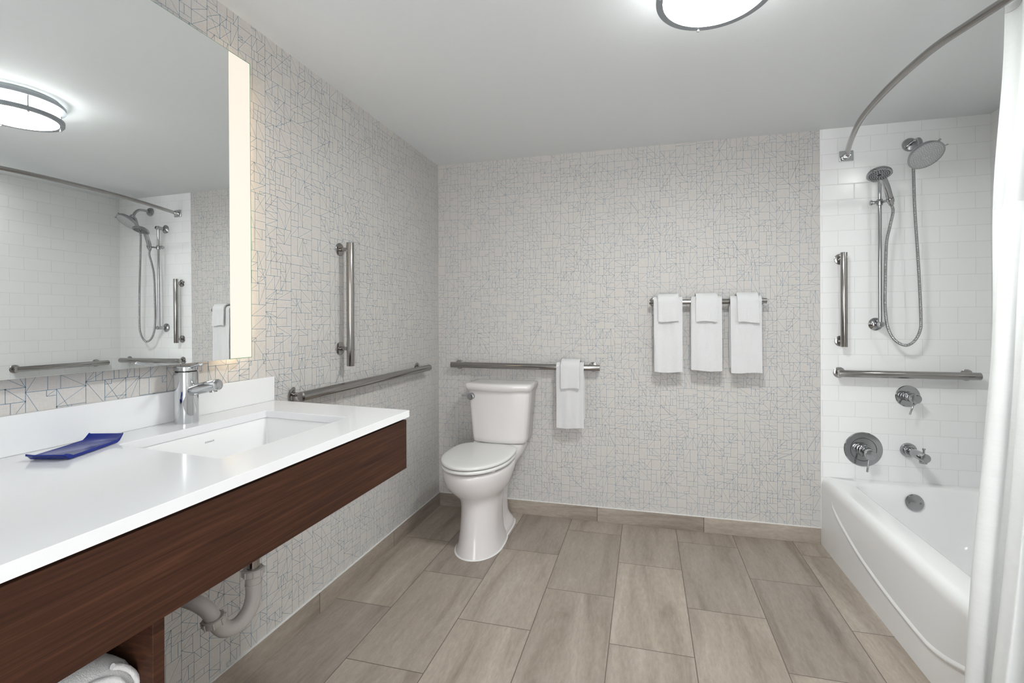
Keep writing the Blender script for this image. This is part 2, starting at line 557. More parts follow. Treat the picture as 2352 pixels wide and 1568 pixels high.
# tile skirting with its bead of caulk
BT = 0.010
b1 = structure(MB().box((XL + .0001, YN, 0), (XL + BT, D - .0005, BB)).build('baseboard_left', M['base_y'], bevel=.0012))
MB().box((XL + .0002, YN, BB), (XL + BT * .75, D - .001, BB + .003)).build('caulk_line', M['caulk'], b1)
b2 = structure(MB().box((XL + BT, D - BT, 0), (XT - .002, D - .0001, BB)).build('baseboard_back', M['base_x'], bevel=.0012))
MB().box((XL + BT, D - BT * .75, BB), (XT - .002, D - .0002, BB + .003)).build('caulk_line', M['caulk'], b2)

# ------------------------------------------------------------------ vanity
ZC = 0.934; TH = 0.0215
vb = thing('bathroom_vanity', 'dark walnut vanity apron with an open shelf bay below the white countertop', 'vanity', (-1.0, 0.3, 0))
AX = -0.745
MB().box((AX - .02, -0.9, .750), (AX, 1.352, .905)).build('apron', M['wood'], vb, bevel=.0008)
MB().box((XL + .012, 1.334, .750), (AX - .0205, 1.352, .905)).build('end_board', M['wood'], vb)
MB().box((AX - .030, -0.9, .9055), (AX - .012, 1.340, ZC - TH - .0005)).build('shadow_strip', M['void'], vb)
MB().box((XL + .012, .573, 0.0), (AX - .021, .592, .7495)).build('side_panel', M['wood'], vb, bevel=.0008)
MB().box((XL + .012, .13, 0.0), (AX - .021, .148, .7495)).build('side_panel', M['wood'], vb, bevel=.0008)
MB().box((XL + .012, .1485, .515), (AX - .025, .5725, .533)).build('shelf', M['wood'], vb)
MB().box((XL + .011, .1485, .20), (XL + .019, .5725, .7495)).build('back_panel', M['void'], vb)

# countertop with the sink cut-out
CUT = [(-1.199, .818), (-1.190, 1.250), (-.864, 1.216), (-.864, .786)]
SC = Vector((-1.03, 1.018))
outer = [(XL + .001, -0.9), (XL + .001, 1.425), (-.740, 1.362), (-.736, -0.9)]
def countertop():
    mb = MB()
    r = .012
    def rc(quad):
        out = []
        n = len(quad)
        for i in range(n):
            p = Vector(quad[i]); a = Vector(quad[i - 1]); b = Vector(quad[(i + 1) % n])
            u = (a - p).normalized(); w = (b - p).normalized()
            s_, e_ = p + u * r, p + w * r
            for k in range(5):
                t = k / 4
                out.append((s_ * (1 - t) ** 2 + p * 2 * t * (1 - t) + e_ * t * t))
        return out
    inn = rc(CUT)
    n = len(inn)
    # outer ring with matching point count: 5 points per corner at that corner's pull
    oc = [(XL + .001, -0.9), (XL + .001, 1.425), (-.740, 1.362), (-.736, -0.9)]
    out = []
    for i in range(4):
        p = Vector(oc[i]); a = Vector(oc[i - 1]); b = Vector(oc[(i + 1) % 4])
        out += [p + (a - p) * .02, p + (a - p) * .01, p, p + (b - p) * .01, p + (b - p) * .02]
    e = .0012
    def inset(q, d):
        c = sum(q, Vector((0, 0))) / len(q)
        return [p + (c - p).normalized() * d for p in q]
    out_in = inset(out, e * 1.2)
    inn_out = [p + (p - SC).normalized() * e for p in inn]
    R = lambda q, z: [(p[0], p[1], z) for p in q]
    mb.loft([R(inn, ZC - TH), R(out, ZC - TH), R(out, ZC - e), R(out_in, ZC), R(inn_out, ZC), R(inn, ZC - e), R(inn, ZC - TH)], False, False)
    return mb, inn
ct = thing('vanity_countertop', 'white quartz vanity countertop with a cut-out for the sink', 'countertop', (-1.0, 0.3, ZC - TH))
cmb, inn = countertop()
cmb.build('slab', M['quartz'], ct, angle=12)
MB().box((XL + .0006, -0.9, ZC + .0003), (XL + .014, 1.425, 1.021)).build('backsplash', M['quartz'], ct, bevel=.0008)

# sink basin
sk = thing('undermount_sink', 'white rectangular porcelain basin set under the countertop cut-out', 'sink', (-1.03, 1.018, .78))
def ring_from(q, d, z, dx=0, dy=0):
    out = []
    for p in q:
        v = p - SC
        sx = (abs(v.x) + d) / abs(v.x) if abs(v.x) > .02 else 1
        sy = (abs(v.y) + d) / abs(v.y) if abs(v.y) > .02 else 1
        out.append((SC.x + v.x * sx + dx, SC.y + v.y * sy + dy, z))
    return out
mb = MB()
zt = ZC - TH - .0006
R_ = [ring_from(inn, .030, zt - .03), ring_from(inn, .030, zt), ring_from(inn, .003, zt), ring_from(inn, .000, zt - .004), ring_from(inn, -.004, zt - .012),
      ring_from(inn, -.010, zt - .055), ring_from(inn, -.018, zt - .105), ring_from(inn, -.034, zt - .128), ring_from(inn, -.075, zt - .137), ring_from(inn, -.120, zt - .140)]
mb.loft(R_, False, True)
mb.loft([ring_from(inn, .030, zt - .03), ring_from(inn, -.005, zt - .125), ring_from(inn, -.12, zt - .152)], False, True)
mb.build('basin', M['porcelain'], sk, angle=60)
MB().lathe([(.030, 0), (.030, .003), (.024, .0045), (.0, .003)], (-1.03, 1.03, zt - .1405), n=32).build('drain', M['chrome'], sk)
# maker's mark on the rear basin wall
cu = bpy.data.curves.new('lettering', 'FONT'); cu.body = 'KOHLER'; cu.size = .0070; cu.extrude = .0001; cu.align_x = 'CENTER'; cu.space_character = 1.15
to = bpy.data.objects.new('tmp_text', cu); COL.objects.link(to)
dg = bpy.context.evaluated_depsgraph_get()
tm = bpy.data.meshes.new_from_object(to.evaluated_get(dg)); bpy.data.objects.remove(to)
tx = bpy.data.objects.new('lettering', tm); COL.objects.link(tx); tm.materials.clear(); tm.materials.append(M['letter'])
# local x -> +Y, local y -> up, on the sloping rear wall
Rt = Matrix(((0, 0.12, 1, 0), (1, 0, 0.02, 0), (0, 1, -0.12, 0), (0, 0, 0, 1)))
tm.transform(Rt); tx.location = (-1.1860, 1.044, .8835); attach(tx, sk); tx['label'] = 'small grey lettering'

# faucet
FX, FY = -1.276, 1.050
fa = thing('sink_faucet', 'tall chrome single-lever faucet standing behind the vanity sink', 'faucet', (FX, FY, ZC))
mb = MB().lathe([(.0295, .0003), (.0300, .002), (.0300, .1440), (.0288, .1455)], (FX, FY, ZC), n=48)
mb.build('body', M['chrome'], fa)
MB().lathe([(.026, .1460), (.026, .1478)], (FX, FY, ZC), n=40).build('seam_ring', M['dark'], fa)
hc = MB().lathe([(.0285, .1480), (.0300, .1495), (.0300, .1590), (.0285, .1610), (.004, .1625)], (FX, FY, ZC), n=48).build('handle_cap', M['chrome'], fa)
MB().tube([(FX + .020, FY - .008, ZC + .157), (FX + .060, FY - .026, ZC + .163), (FX + .108, FY - .047, ZC + .171)], .0040, 16).sphere((FX + .109, FY - .0475, ZC + .1712), .0050).build('lever', M['chrome'], hc)
sp0 = Vector((FX + .012, FY, ZC + .090)); sp1 = Vector((FX + .118, FY - .004, ZC + .112))
spo = MB().cyl(sp0, sp1, .0158, 40, .0015).build('spout', M['chrome'], fa)
MB().cyl(sp1 - (sp1 - sp0).normalized() * .018 + Vector((0, 0, -.0125)), sp1 - (sp1 - sp0).normalized() * .018 + Vector((0.001, 0, -.0185)), .0095, 24).build('aerator', M['steel'], spo)

# blue tray
def tray():
    A = Vector((-1.238, .672)); B = Vector((-1.160, .694)); Dd = Vector((-1.300, .825)); C = B + (Dd - A)
    L = (Dd - A); Wv = (B - A)
    rings = []
    prof = [(0.0, .016, .0105), (.02, .0155, .0095), (.07, .0125, .0012), (.12, .0085, .0006), (.5, .0080, .0006), (.88, .0085, .0006), (.93, .0130, .0040), (.97, .0180, .0110), (1.0, .0215, .0170)]
    for t, zt_, zb in prof:
        p = A + L * t; q = p + Wv
        e = Wv.normalized() * .004
        rings.append([(p.x, p.y, ZC + zb + .0006), (q.x, q.y, ZC + zb + .0006), (q.x, q.y, ZC + zt_), ((q - e).x, (q - e).y, ZC + zt_ - .002), ((p + e).x, (p + e).y, ZC + zt_ - .002), (p.x, p.y, ZC + zt_)])
    return MB().loft(rings)
o = tray().build('amenity_tray', M['blue'], bevel=.0007)
tag(o, 'cobalt blue glass tray with upturned ends lying on the white countertop', 'tray')

# drain pipe
dp = thing('drain_trap', 'white plastic trap pipe hanging under the vanity apron', 'drain pipe', (-1.04, 1.0, .40))
MB().cyl((-1.03, 1.035, .545), (-1.03, 1.035, .755), .0155, 28).build('tailpiece', M['steel'], dp, label='metal tailpiece')
def nut(c, ax, r=.0265, h=.020):
    mb = MB(); mb.lathe([(r * .88, 0), (r, .003), (r, h - .003), (r * .9, h)], c, ax, 32)
    a = Vector(ax).normalized(); e1 = a.orthogonal().normalized(); e2 = a.cross(e1)
    for k in range(8):
        t = 2 * pi * k / 8; d = e1 * cos(t) + e2 * sin(t); c0 = Vector(c) + d * (r + .0003)
        mb.cyl(c0 + a * .002, c0 + a * (h - .002), .0022, 8)
    return mb
nut((-1.03, 1.035, .536), (0, 0, 1)).build('slip_nut', M['pvc'], dp)
path = spline([(-1.03, 1.035, .540), (-1.03, 1.035, .520), (-1.03, 1.035, .478), (-1.034, 1.022, .444), (-1.043, .996, .424), (-1.052, .968, .430), (-1.058, .950, .455), (-1.060, .944, .470)], 8)
MB().tube(path, .0195, 28).cyl((-1.03, 1.035, .512), (-1.03, 1.035, .516), .0203, 28).build('u_bend', M['pvc'], dp)
nut((-1.0595, .945, .456), (-.05, -.17, 1)).build('slip_nut', M['pvc'], dp)
path = spline([(-1.061, .941, .474), (-1.066, .930, .500), (-1.085, .917, .522), (-1.125, .910, .532), (-1.20, .905, .534), (XL + .002, .900, .536)], 8)
MB().tube(path, .0180, 28).build('trap_arm', M['pvc'], dp)

# rolled towel on the shelf
def roll():
    mb = MB(); rnd = random.Random(3)
    rings = []; n = 48
    c = Vector((0, .498, .5345 + .088))
    for k in range(26):
        x = -1.24 + k * (.44 / 25)
        e = min(1, min(k, 25 - k) / 2.2)
        e = sqrt(max(0, 1 - (1 - e) ** 2)) * .18 + .82
        rings.append([(x, c.y + .090 * e * cos(2 * pi * i / n) * (1 + rnd.uniform(-.012, .012)), c.z + .087 * e * sin(2 * pi * i / n) * (1 + rnd.uniform(-.012, .012))) for i in range(n)])
    mb.loft(rings)
    sp = []
    for k in range(140):
        a = k / 140 * 2 * pi * 4.2; r = .010 + .070 * k / 140
        sp.append((-.800 + .002, c.y + r * cos(a), c.z + r * .97 * sin(a)))
    mb.tube(sp, .0045, 8)
    return mb
tag(roll().build('rolled_towel', M['terry'], angle=80), 'rolled white towel on the open shelf below the vanity', 'towel')

# ------------------------------------------------------------------ mirror
AL, TL = -.0095, .004
XM = XL + .050
mnv = Vector((cos(AL), sin(AL), TL)).normalized()
def mx(y, z, d=0.0):
    return XM - (mnv.y * (y - 1.0) + mnv.z * (z - 1.6)) / mnv.x + d
mr = thing('lighted_mirror', 'large frameless wall mirror with a glowing frosted side strip above the vanity', 'mirror', (XL, .4, 1.1))
MY0, MY1, MZ0, MZ1, MS = -.55, 1.2835, 1.1019, 2.0864, 1.201
def slab(y0, y1, z0, z1, d0, d1):
    mb = MB()
    V = [(mx(y, z, d), y, z) for d in (d0, d1) for (y, z) in ((y0, z0), (y1, z0), (y1, z1), (y0, z1))]
    return mb.add(V, [(0, 1, 2, 3), (4, 5, 6, 7), (0, 1, 5, 4), (1, 2, 6, 5), (2, 3, 7, 6), (3, 0, 4, 7)])
ms0 = MY0 + (MY1 - MS)
slab(ms0, MS, MZ0, MZ1, -.004, 0).build('glass', M['mirror'], mr, flat=True)
slab(MS, MY1 - .0018, MZ0 + .0018, MZ1 - .0018, -.004, 0).build('light_strip', M['strip'], mr, flat=True, label='glowing frosted strip')
slab(MY0, ms0, MZ0, MZ1, -.004, 0).build('light_strip', M['strip'], mr, flat=True, label='glowing frosted strip')
mb = slab(MS, MY1, MZ1 - .0018, MZ1, -.004, .0002); 
V = slab(MY1 - .0018, MY1, MZ0, MZ1 - .0018, -.004, .0002); mb.add(V.v, V.f)
V = slab(MS, MY1 - .0018, MZ0, MZ0 + .0018, -.004, .0002); mb.add(V.v, V.f)
V = slab(MY0, MS, MZ1, MZ1 + .0012, -.004, -.0002); mb.add(V.v, V.f)
mb.build('glass_edge', M['glassedge'], mr, flat=True)
mb = MB(); mb.add([(XL + .0006, y, z) for (y, z) in ((MY0 + .09, 1.14), (MY1 - .085, 1.14), (MY1 - .085, 2.05), (MY0 + .09, 2.05))] + [(mx(y, z, -.0045), y, z) for (y, z) in ((MY0 + .09, 1.14), (MY1 - .085, 1.14), (MY1 - .085, 2.05), (MY0 + .09, 2.05))],
                  [(0, 1, 2, 3), (4, 5, 6, 7), (0, 1, 5, 4), (1, 2, 6, 5), (2, 3, 7, 6), (3, 0, 4, 7)])
mb.build('housing', M['mirrorback'], mr, flat=True)
slab(MS + .012, MY1 - .009, MZ0 + .015, MZ1 - .03, -.0095, -.0045).build('back_light', M['backglow'], mr, flat=True, label='warm light behind the strip')

# ------------------------------------------------------------------ grab bars
def grab_bar(label, a, b, mounts, group, r=.0165, zr=1.08, fr=.029, pr=.0085, mat='steel', cat='grab bar', name='grab_bar'):
    """a,b: rail ends; mounts: list of (wall point, point on rail axis)"""
    a = Vector(a); b = Vector(b)
    t = thing(name, label, cat, tuple((a + b) / 2), group)
    MB().cyl(a, b, r, 36, .0012).build('rail', M[mat], t)
    for w, p in mounts:
        w = Vector(w); p = Vector(p); ax = (p - w).normalized()
        f = MB().lathe([(fr, .0004), (fr, .003), (fr - .002, .0045), (pr + .001, .0052)], w, ax, 40).build('flange', M[mat], t)
        MB().cyl(w + ax * .004, p - ax * (r * .6), pr, 24).build('post', M[mat], f)
    return t
GB = 'stainless grab bars on the walls'
ox = .055
xb = XL + ox
grab_bar('vertical stainless grab bar on the papered left wall above the long rail', (xb, 1.821, 1.022), (xb, 1.821, 1.574),
         [((XL, 1.821, 1.545), (xb, 1.821, 1.545)), ((XL, 1.821, 1.100), (xb, 1.821, 1.100))], GB)
grab_bar('long horizontal stainless grab bar on the papered left wall beside the vanity end', (xb, 1.512, .934), (xb, 2.600, .940),
         [((XL, 1.530, .938), (xb, 1.550, .9345)), ((XL, 2.545, .945), (xb, 2.545, .940))], GB, r=.0185)
yb = D - ox
grab_bar('horizontal stainless grab bar on the papered back wall behind the toilet', (-1.221, yb, .940), (-.264, yb, .938),
         [((-1.184, D, .938), (-1.184, yb, .940)), ((-.308, D, .940), (-.308, yb, .938))], GB, r=.0185)
yt = D - TT - .050
grab_bar('vertical grab bar on the white tiled wall left of the hand shower', (1.020, yt, 1.078), (1.020, yt, 1.578),
         [((1.020, D - TT, 1.548), (1.020, yt, 1.548)), ((1.020, D - TT, 1.107), (1.020, yt, 1.107))], GB)
grab_bar('horizontal grab bar on the white tiled wall above the shower valves', (.992, yt, .937), (1.616, yt, .937),
         [((1.013, D - TT, .938), (1.013, yt, .937)), ((1.585, D - TT, .938), (1.585, yt, .937))], GB, r=.0190)
xr = XR - .050
grab_bar('horizontal grab bar on the long tiled tub wall, seen in the mirror', (xr, 2.165, .925), (xr, 2.725, .925),
         [((XR, 2.185, .925), (xr, 2.185, .925)), ((XR, 2.670, .925), (xr, 2.670, .925))], GB, r=.0185)

# towel bar
ytb = D - .065
grab_bar('stainless towel bar carrying three bath towels on the back wall', (.026, ytb, 1.327), (.645, ytb, 1.327),
         [((.048, D, 1.331), (.048, ytb, 1.327)), ((.622, D, 1.331), (.622, ytb, 1.327))], None, r=.0145, fr=.026, cat='towel bar', name='towel_bar')

# ------------------------------------------------------------------ towels
def towel(name, label, group, x0, x1, yb_, zb_, rb, zf, zr_, th, seed, skew=0.0, layers=2, taper=0.0, gap=0.0008, lift=0.0):
    """cloth folded in layers and hung over a bar of radius rb at (yb_, zb_); zf / zr_ = front and rear hem heights"""
    rnd = random.Random(seed)
    mb = MB()
    tl = th / layers
    ph = rnd.uniform(0, 6)
    for L in range(layers):
        ri = rb + gap + lift + L * tl * 1.02; ro = ri + tl * .96
        zfL = zf + (0.007 * (layers - 1 - L)) + rnd.uniform(-.002, .002)
        zrL = zr_ + rnd.uniform(0, .01)
        sx = rnd.uniform(-.0025, .0025)
        nx = 26
        def path(r):
            P = []
            nn = 30
            for k in range(nn + 1): P.append((-r, zfL + (zb_ - zfL) * k / nn, 0))
            for k in range(1, 12):
                a = pi - pi * k / 12; P.append((r * cos(a), zb_ + r * sin(a), 0))
            for k in range(nn // 2 + 1): P.append((r, zb_ + (zrL - zb_) * k / (nn // 2), 0))
            return P
        pi_, po = path(ri), path(ro)
        loop = po + pi_[::-1]
        rings = []
        for i in range(nx + 1):
            t = i / nx
            e = 1 - (2 * t - 1) ** 8 * .45
            ring = []
            for (dy, z, _) in loop:
                drop = max(0, zb_ - z)
                x = x0 + (x1 - x0) * t + sx
                x += skew * drop
                x = (x0 + x1) / 2 + (x - (x0 + x1) / 2) * (1 + taper * drop)
                mid = -(ri + ro) / 2 if dy < 0 else (ri + ro) / 2
                y = dy
                if drop > 0: y = mid + (dy - mid) * e
                wob = .0022 * sin(8 * t + ph + 9 * z) * min(1, drop / .12) + .0016 * sin(19 * t + ph * 2 + L)* min(1, drop / .2)
                if dy < 0: wob += -.003 * min(1, drop / .4) * sin(pi * t) * (1 if L == layers - 1 else .4)
                zz = z + (.003 * sin(5.5 * t + ph + L * 1.7) if drop > .05 and (z < zfL + .02 if dy < 0 else z < zrL + .02) else 0)
                yy = yb_ + y + (wob if dy < 0 else 0)
                yy = min(yy, D - .002)
                ring.append((x, yy, zz))
            rings.append(ring)
        mb.loft(rings)
    o = mb.build(name, M['terry'], angle=70)
    return tag(o, label, 'towel', group)
BT_G = 'white bath towels folded over the towel bar'
WC_G = 'white washcloths laid over the hanging towels'
yq, zq, rq = ytb, 1.327, .0145
tb = .016
towel('bath_towel', 'white bath towel hanging leftmost on the towel bar', BT_G, .048, .203, yq, zq, rq, .927, 1.00, tb, 1)
towel('bath_towel', 'white bath towel hanging in the middle of the towel bar', BT_G, .252, .411, yq, zq, rq, .938, .96, tb, 2, taper=.03)
towel('bath_towel', 'white bath towel hanging rightmost on the towel bar, nearest the tub', BT_G, .458, .616, yq, zq, rq, .932, .95, tb, 7, skew=.004)
lf = tb + .0078
towel('washcloth', 'white washcloth over the leftmost bath towel', WC_G, .070, .180, yq, zq, rq, 1.217, 1.25, .010, 4, lift=lf, skew=.01)
towel('washcloth', 'white washcloth over the middle bath towel', WC_G, .277, .387, yq, zq, rq, 1.214, 1.25, .010, 5, lift=lf)
towel('washcloth', 'white washcloth over the rightmost bath towel, nearest the tub', WC_G, .488, .594, yq, zq, rq, 1.212, 1.25, .010, 6, lift=lf, skew=.03)
towel('hand_towel', 'white hand towel hanging on the grab bar right of the toilet', None, -.526, -.360, yb, .939, .0185, .578, .62, .014, 8)
towel('washcloth', 'white washcloth over the hand towel on the grab bar by the toilet', WC_G, -.495, -.382, yb, .939, .0185, .820, .84, .010, 9, lift=.0235)

# ------------------------------------------------------------------ toilet
TX = -.858
tl_ = thing('toilet', 'white two-piece toilet standing in the papered corner', 'toilet', (TX, 2.5, 0))
def egg(cx, yf, yb2, hw, z, n=56, pf=2.0, pb=3.2, wy=.58):
    """outline with round front (low y) and squarer back"""
    ym = yf + (yb2 - yf) * wy
    out = []
    for i in range(n):
        a = 2 * pi * i / n
        c, s_ = cos(a), sin(a)
        p = pb if s_ > 0 else pf
        x = hw * (abs(c) ** (2 / p)) * (1 if c > 0 else -1)
        y = (yb2 - ym if s_ > 0 else ym - yf) * (abs(s_) ** (2 / p)) * (1 if s_ > 0 else -1)
        out.append((cx + x, ym + y, z))
    return out
mb = MB()
BX = TX - .020
BU = TX - .044
rings = [egg(BX, 2.222, 2.60, .123, 0.0006, wy=.45), egg(BX, 2.226, 2.60, .119, .018, wy=.45), egg(BX, 2.238, 2.59, .108, .05, wy=.45), egg(BX, 2.250, 2.58, .102, .11, wy=.45), egg(BX, 2.262, 2.575, .100, .18, wy=.46),
         egg(BX, 2.266, 2.58, .102, .235, wy=.48), egg(BX - .002, 2.264, 2.585, .106, .262, wy=.49), egg(BX - .006, 2.256, 2.59, .116, .284, wy=.50), egg(BX - .012, 2.238, 2.61, .138, .304, wy=.53), egg(BX - .018, 2.214, 2.62, .158, .328, wy=.55),
         egg(BU, 2.196, 2.64, .174, .358, wy=.56), egg(BU, 2.184, 2.65, .184, .392, wy=.58), egg(BU, 2.180, 2.66, .187, .420, wy=.58), egg(BU, 2.184, 2.655, .184, .434, wy=.58), egg(BU, 2.20, 2.645, .168, .438, wy=.58), egg(BU, 2.24, 2.60, .12, .438, wy=.58)]
mb.loft(rings)
mb.build('bowl', M['toilet'], tl_, angle=75)
mb = MB()
mb.loft([egg(TX - .022, 2.36, 2.80, .110, .0005, pf=3, pb=3), egg(TX - .022, 2.36, 2.80, .110, .014, pf=3, pb=3), egg(TX - .022, 2.37, 2.79, .100, .030, pf=3, pb=3), egg(TX - .022, 2.40, 2.77, .085, .050), egg(TX - .01, 2.42, 2.75, .062, .085),
         egg(TX - .008, 2.44, 2.74, .058, .16), egg(TX - .005, 2.46, 2.74, .064, .25), egg(TX, 2.48, 2.76, .085, .33), egg(TX + .004, 2.50, 2.80, .115, .40), egg(TX + .006, 2.54, 2.825, .140, .44, pb=5), egg(TX + .006, 2.60, 2.825, .142, .478, pb=5, pf=4), egg(TX + .006, 2.61, 2.82, .135, .487, pb=5, pf=4)])
mb.build('trapway', M['toilet'], tl_, angle=75)
MB().lathe([(.0165, 0), (.0165, .006), (.013, .016), (.006, .021), (.0, .022)], (TX + .064, 2.475, .030), n=24).build('bolt_cap', M['toilet'], tl_)
# white sealant around the foot
mb = MB()
base = egg(BX, 2.216, 2.60, .130, 0.0002, wy=.45); mb.loft([base, [(p[0], p[1], .004) for p in egg(BX, 2.219, 2.60, .126, 0, wy=.45)]], True, True)
mb.loft([egg(TX - .022, 2.352, 2.808, .118, .0001, pf=3, pb=3), [(p[0], p[1], .0038) for p in egg(TX - .022, 2.355, 2.805, .114, 0, pf=3, pb=3)]])
mb.build('caulk_bead', M['caulk'], tl_)
# seat ring and lid
def slab_egg(z0, z1, yf, yb2, hw, r=.006, dome=0.0):
    mb = MB(); R = []
    for z, d in ((z0, r), (z0 + r * .3, r * .3), (z0 + r, 0), (z1 - r, 0), (z1 - r * .3, r * .35), (z1, r * 1.2), (z1 + dome * .6, r * 4), (z1 + dome, r * 9)):
        R.append(egg(BU, yf + d, yb2 - d, hw - d, z, wy=.56, pb=3.6))
    return mb.loft(R)
slab_egg(.449, .4665, 2.168, 2.655, .190, .006).build('seat', M['seat'], tl_, angle=60)
slab_egg(.4710, .4880, 2.166, 2.668, .191, .006, .003).build('lid', M['seat'], tl_, angle=60)
for (bx, by) in ((-.13, 2.30), (.135, 2.30), (-.13, 2.56), (.135, 2.56)):
    MB().box((BU + bx - .008, by - .010, .437), (BU + bx + .008, by + .010, .4500)).build('bumper', M['seat'], tl_, bevel=.002)
for s_ in (-1, 1):
    MB().cyl((BU + s_ * .075, 2.672, .480), (BU + s_ * .115, 2.672, .480), .010, 20, .002).build('hinge', M['seat'], tl_)
# tank: bowed front, tapering down
def tankring(z, hw, yf, yb2, bow, r=.03, n=14):
    pts = []
    cx = TX
    # back edge (right to left), sides with rounded corners, bowed front
    fr = []
    for i in range(n + 1):
        t = -1 + 2 * i / n
        x = cx + t * (hw - r); y = yf - bow * (1 - t * t)
        fr.append((x, y))
    def arc(c, a0, a1, k=6): return [(c[0] + r * cos(a0 + (a1 - a0) * i / k), c[1] + r * sin(a0 + (a1 - a0) * i / k)) for i in range(k + 1)]
    right = arc((cx + hw - r, yf + r), -pi / 2, 0)
    rb_ = arc((cx + hw - r * .4, yb2 - r), 0, pi / 2) if False else [(cx + hw, yb2 - .01), (cx + hw - .01, yb2)]
    lb = [(cx - hw + .01, yb2), (cx - hw, yb2 - .01)]
    left = arc((cx - hw + r, yf + r), pi, 3 * pi / 2)
    pts = fr[1:-1] + right + rb_ + lb + left
    return [(x, y, z) for x, y in pts]
tk = thing_tank = None
mb = MB()
TF, TB = 2.655, 2.838
R = []
for k, z in enumerate([.490, .492, .500, .52, .56, .62, .68, .74, .790, .802]):
    u = (z - .49) / .312
    ins = (.014, .006, .001, 0, 0, 0, 0, 0, 0, 0)[k]
    R.append(tankring(z, .166 + .028 * u - ins, TF - .004 * u + ins, TB, .020 + .006 * u))
mb.loft(R)
tank = mb.build('tank', M['toilet'], tl_, angle=60)
mb = MB()
mb.loft([tankring(.803, .197, TF - .014, TB + .001, .028), tankring(.806, .201, TF - .018, TB + .001, .029), tankring(.822, .207, TF - .024, TB + .001, .030), tankring(.838, .209, TF - .025, TB + .001, .031), tankring(.8450, .206, TF - .021, TB, .030), tankring(.8485, .196, TF - .010, TB - .004, .027), tankring(.8495, .17, TF + .03, TB - .03, .015)])
mb.build('tank_lid', M['toilet'], tl_, angle=60)
fl = MB().cyl((TX - .163, TF + .012, .768), (TX - .163, TF - .036, .768), .0205, 32, .003).build('flush_handle', M['button'], tl_, label='chrome flush button')
MB().tube([(TX - .170, TF - .018, .768), (TX - .200, TF - .012, .769), (TX - .226, TF - .006, .770)], .0065, 14).build('lever', M['chrome'], fl)

# ------------------------------------------------------------------ bathtub
tu = thing('bathtub', 'white alcove bathtub with a curved ridge on its apron', 'bathtub', ((XT + XR) / 2, 2.05, 0))
ZT = .369
cx, cy = (XT + XR) / 2, (YA + D) / 2
hx, hy = (XR - XT) / 2 - .0012, (D - TT - YA) / 2 - .0012
cy = (D - TT + YA) / 2
def rr(x0, x1, y0, y1, r, z):
    return [(p[0], p[1], z) for p in rrect((x0 + x1) / 2, (y0 + y1) / 2, (x1 - x0) / 2, (y1 - y0) / 2, r)]
X0, X1, Y0, Y1 = XT + .0005, XR - .001, YA + .001, D - TT - .001
mb = MB()
R = [rr(X0, X1, Y0, Y1, .004, .0005), rr(X0, X1, Y0, Y1, .004, .322), rr(X0 + .0015, X1, Y0, Y1, .004, .336), rr(X0 + .006, X1, Y0, Y1, .004, .350), rr(X0 + .014, X1 - .0, Y0, Y1, .004, .361), rr(X0 + .026, X1, Y0, Y1, .004, .367), rr(X0 + .038, X1, Y0, Y1, .004, ZT),
     rr(1.036, 1.640, 1.40, 2.792, .085, ZT + .001), rr(1.044, 1.632, 1.41, 2.784, .082, ZT - .003), rr(1.052, 1.624, 1.42, 2.775, .080, ZT - .014), rr(1.060, 1.616, 1.44, 2.762, .085, .30), rr(1.082, 1.596, 1.50, 2.735, .10, .17), rr(1.11, 1.57, 1.56, 2.70, .12, .10), rr(1.15, 1.53, 1.63, 2.65, .13, .070), rr(1.22, 1.46, 1.75, 2.54, .10, .064)]
mb.loft(R, True, True)
mb.build('basin', M['tub'], tu, angle=60)
# ridge pressed into the apron
rp = spline([(XT, 2.700, .285), (XT, 2.672, .258), (XT, 2.581, .219), (XT, 2.40, .168), (XT, 2.235, .141), (XT, 2.10, .127), (XT, 2.001, .121), (XT, 1.90, .117), (XT, 1.84, .121), (XT, 1.76, .139), (XT, 1.685, .165), (XT, 1.60, .195), (XT, 1.50, .225)], 8)
mb = MB(); rings = []
for i, p in enumerate(rp):
    t = (rp[min(i + 1, len(rp) - 1)] - rp[max(i - 1, 0)]).normalized(); nn = Vector((0, -t.z, t.y))
    wv = .011 * min(1, (i + 1) / 14)
    hgt = .0055 * min(1, (i + 1) / 14)
    rings.append([tuple(p + nn * wv * c_ + Vector((-hgt * h_ + .0004, 0, 0))) for c_, h_ in ((-1, -.05), (-.6, .35), (-.2, .9), (.2, 1), (.6, .6), (1, -.05))])
mb.loft(rings, False, False, closed=False)
mb.build('apron_ridge', M['tub'], tu, angle=80)
ov = MB().lathe([(.041, 0), (.041, .004), (.037, .009), (.0, .011)], (1.315, 2.757, .297), (0.0, -1, .18), 44).build('overflow_plate', M['chrome2'], tu, label='round chrome overflow plate')
for s_ in (-1, 1):
    MB().lathe([(.005, 0), (.005, .0022), (.003, .003)], (1.315 + s_ * .024, 2.7465, .297), (0, -1, .18), 16).build('screw', M['steel'], ov)

# ------------------------------------------------------------------ shower fittings on the tiled wall
WY = D - TT
def disc_plate(c, R, th=.005, ax=(0, -1, 0), n=56):
    return MB().lathe([(R, .0003), (R, th * .5), (R - .003, th), (R * .55, th * 1.15)], c, ax, n)
# upper diverter valve
v1 = thing('diverter_valve', 'smaller round chrome shower valve just below the tiled-wall grab bar', 'shower valve', (1.329, WY, .82), 'chrome shower valves')
disc_plate((1.329, WY, .821), .056).build('escutcheon', M['chrome2'], v1)
MB().cyl((1.329, WY - .005, .821), (1.329, WY - .034, .820), .026, 40, .002).build('collar', M['chrome2'], v1)
kn = MB().cyl((1.329, WY - .034, .820), (1.331, WY - .082, .818), .0245, 40, .003).build('knob', M['chrome2'], v1)
MB().cyl((1.327, WY - .066, .798), (1.302, WY - .078, .738), .0042, 16, .001).build('lever', M['chrome2'], kn)
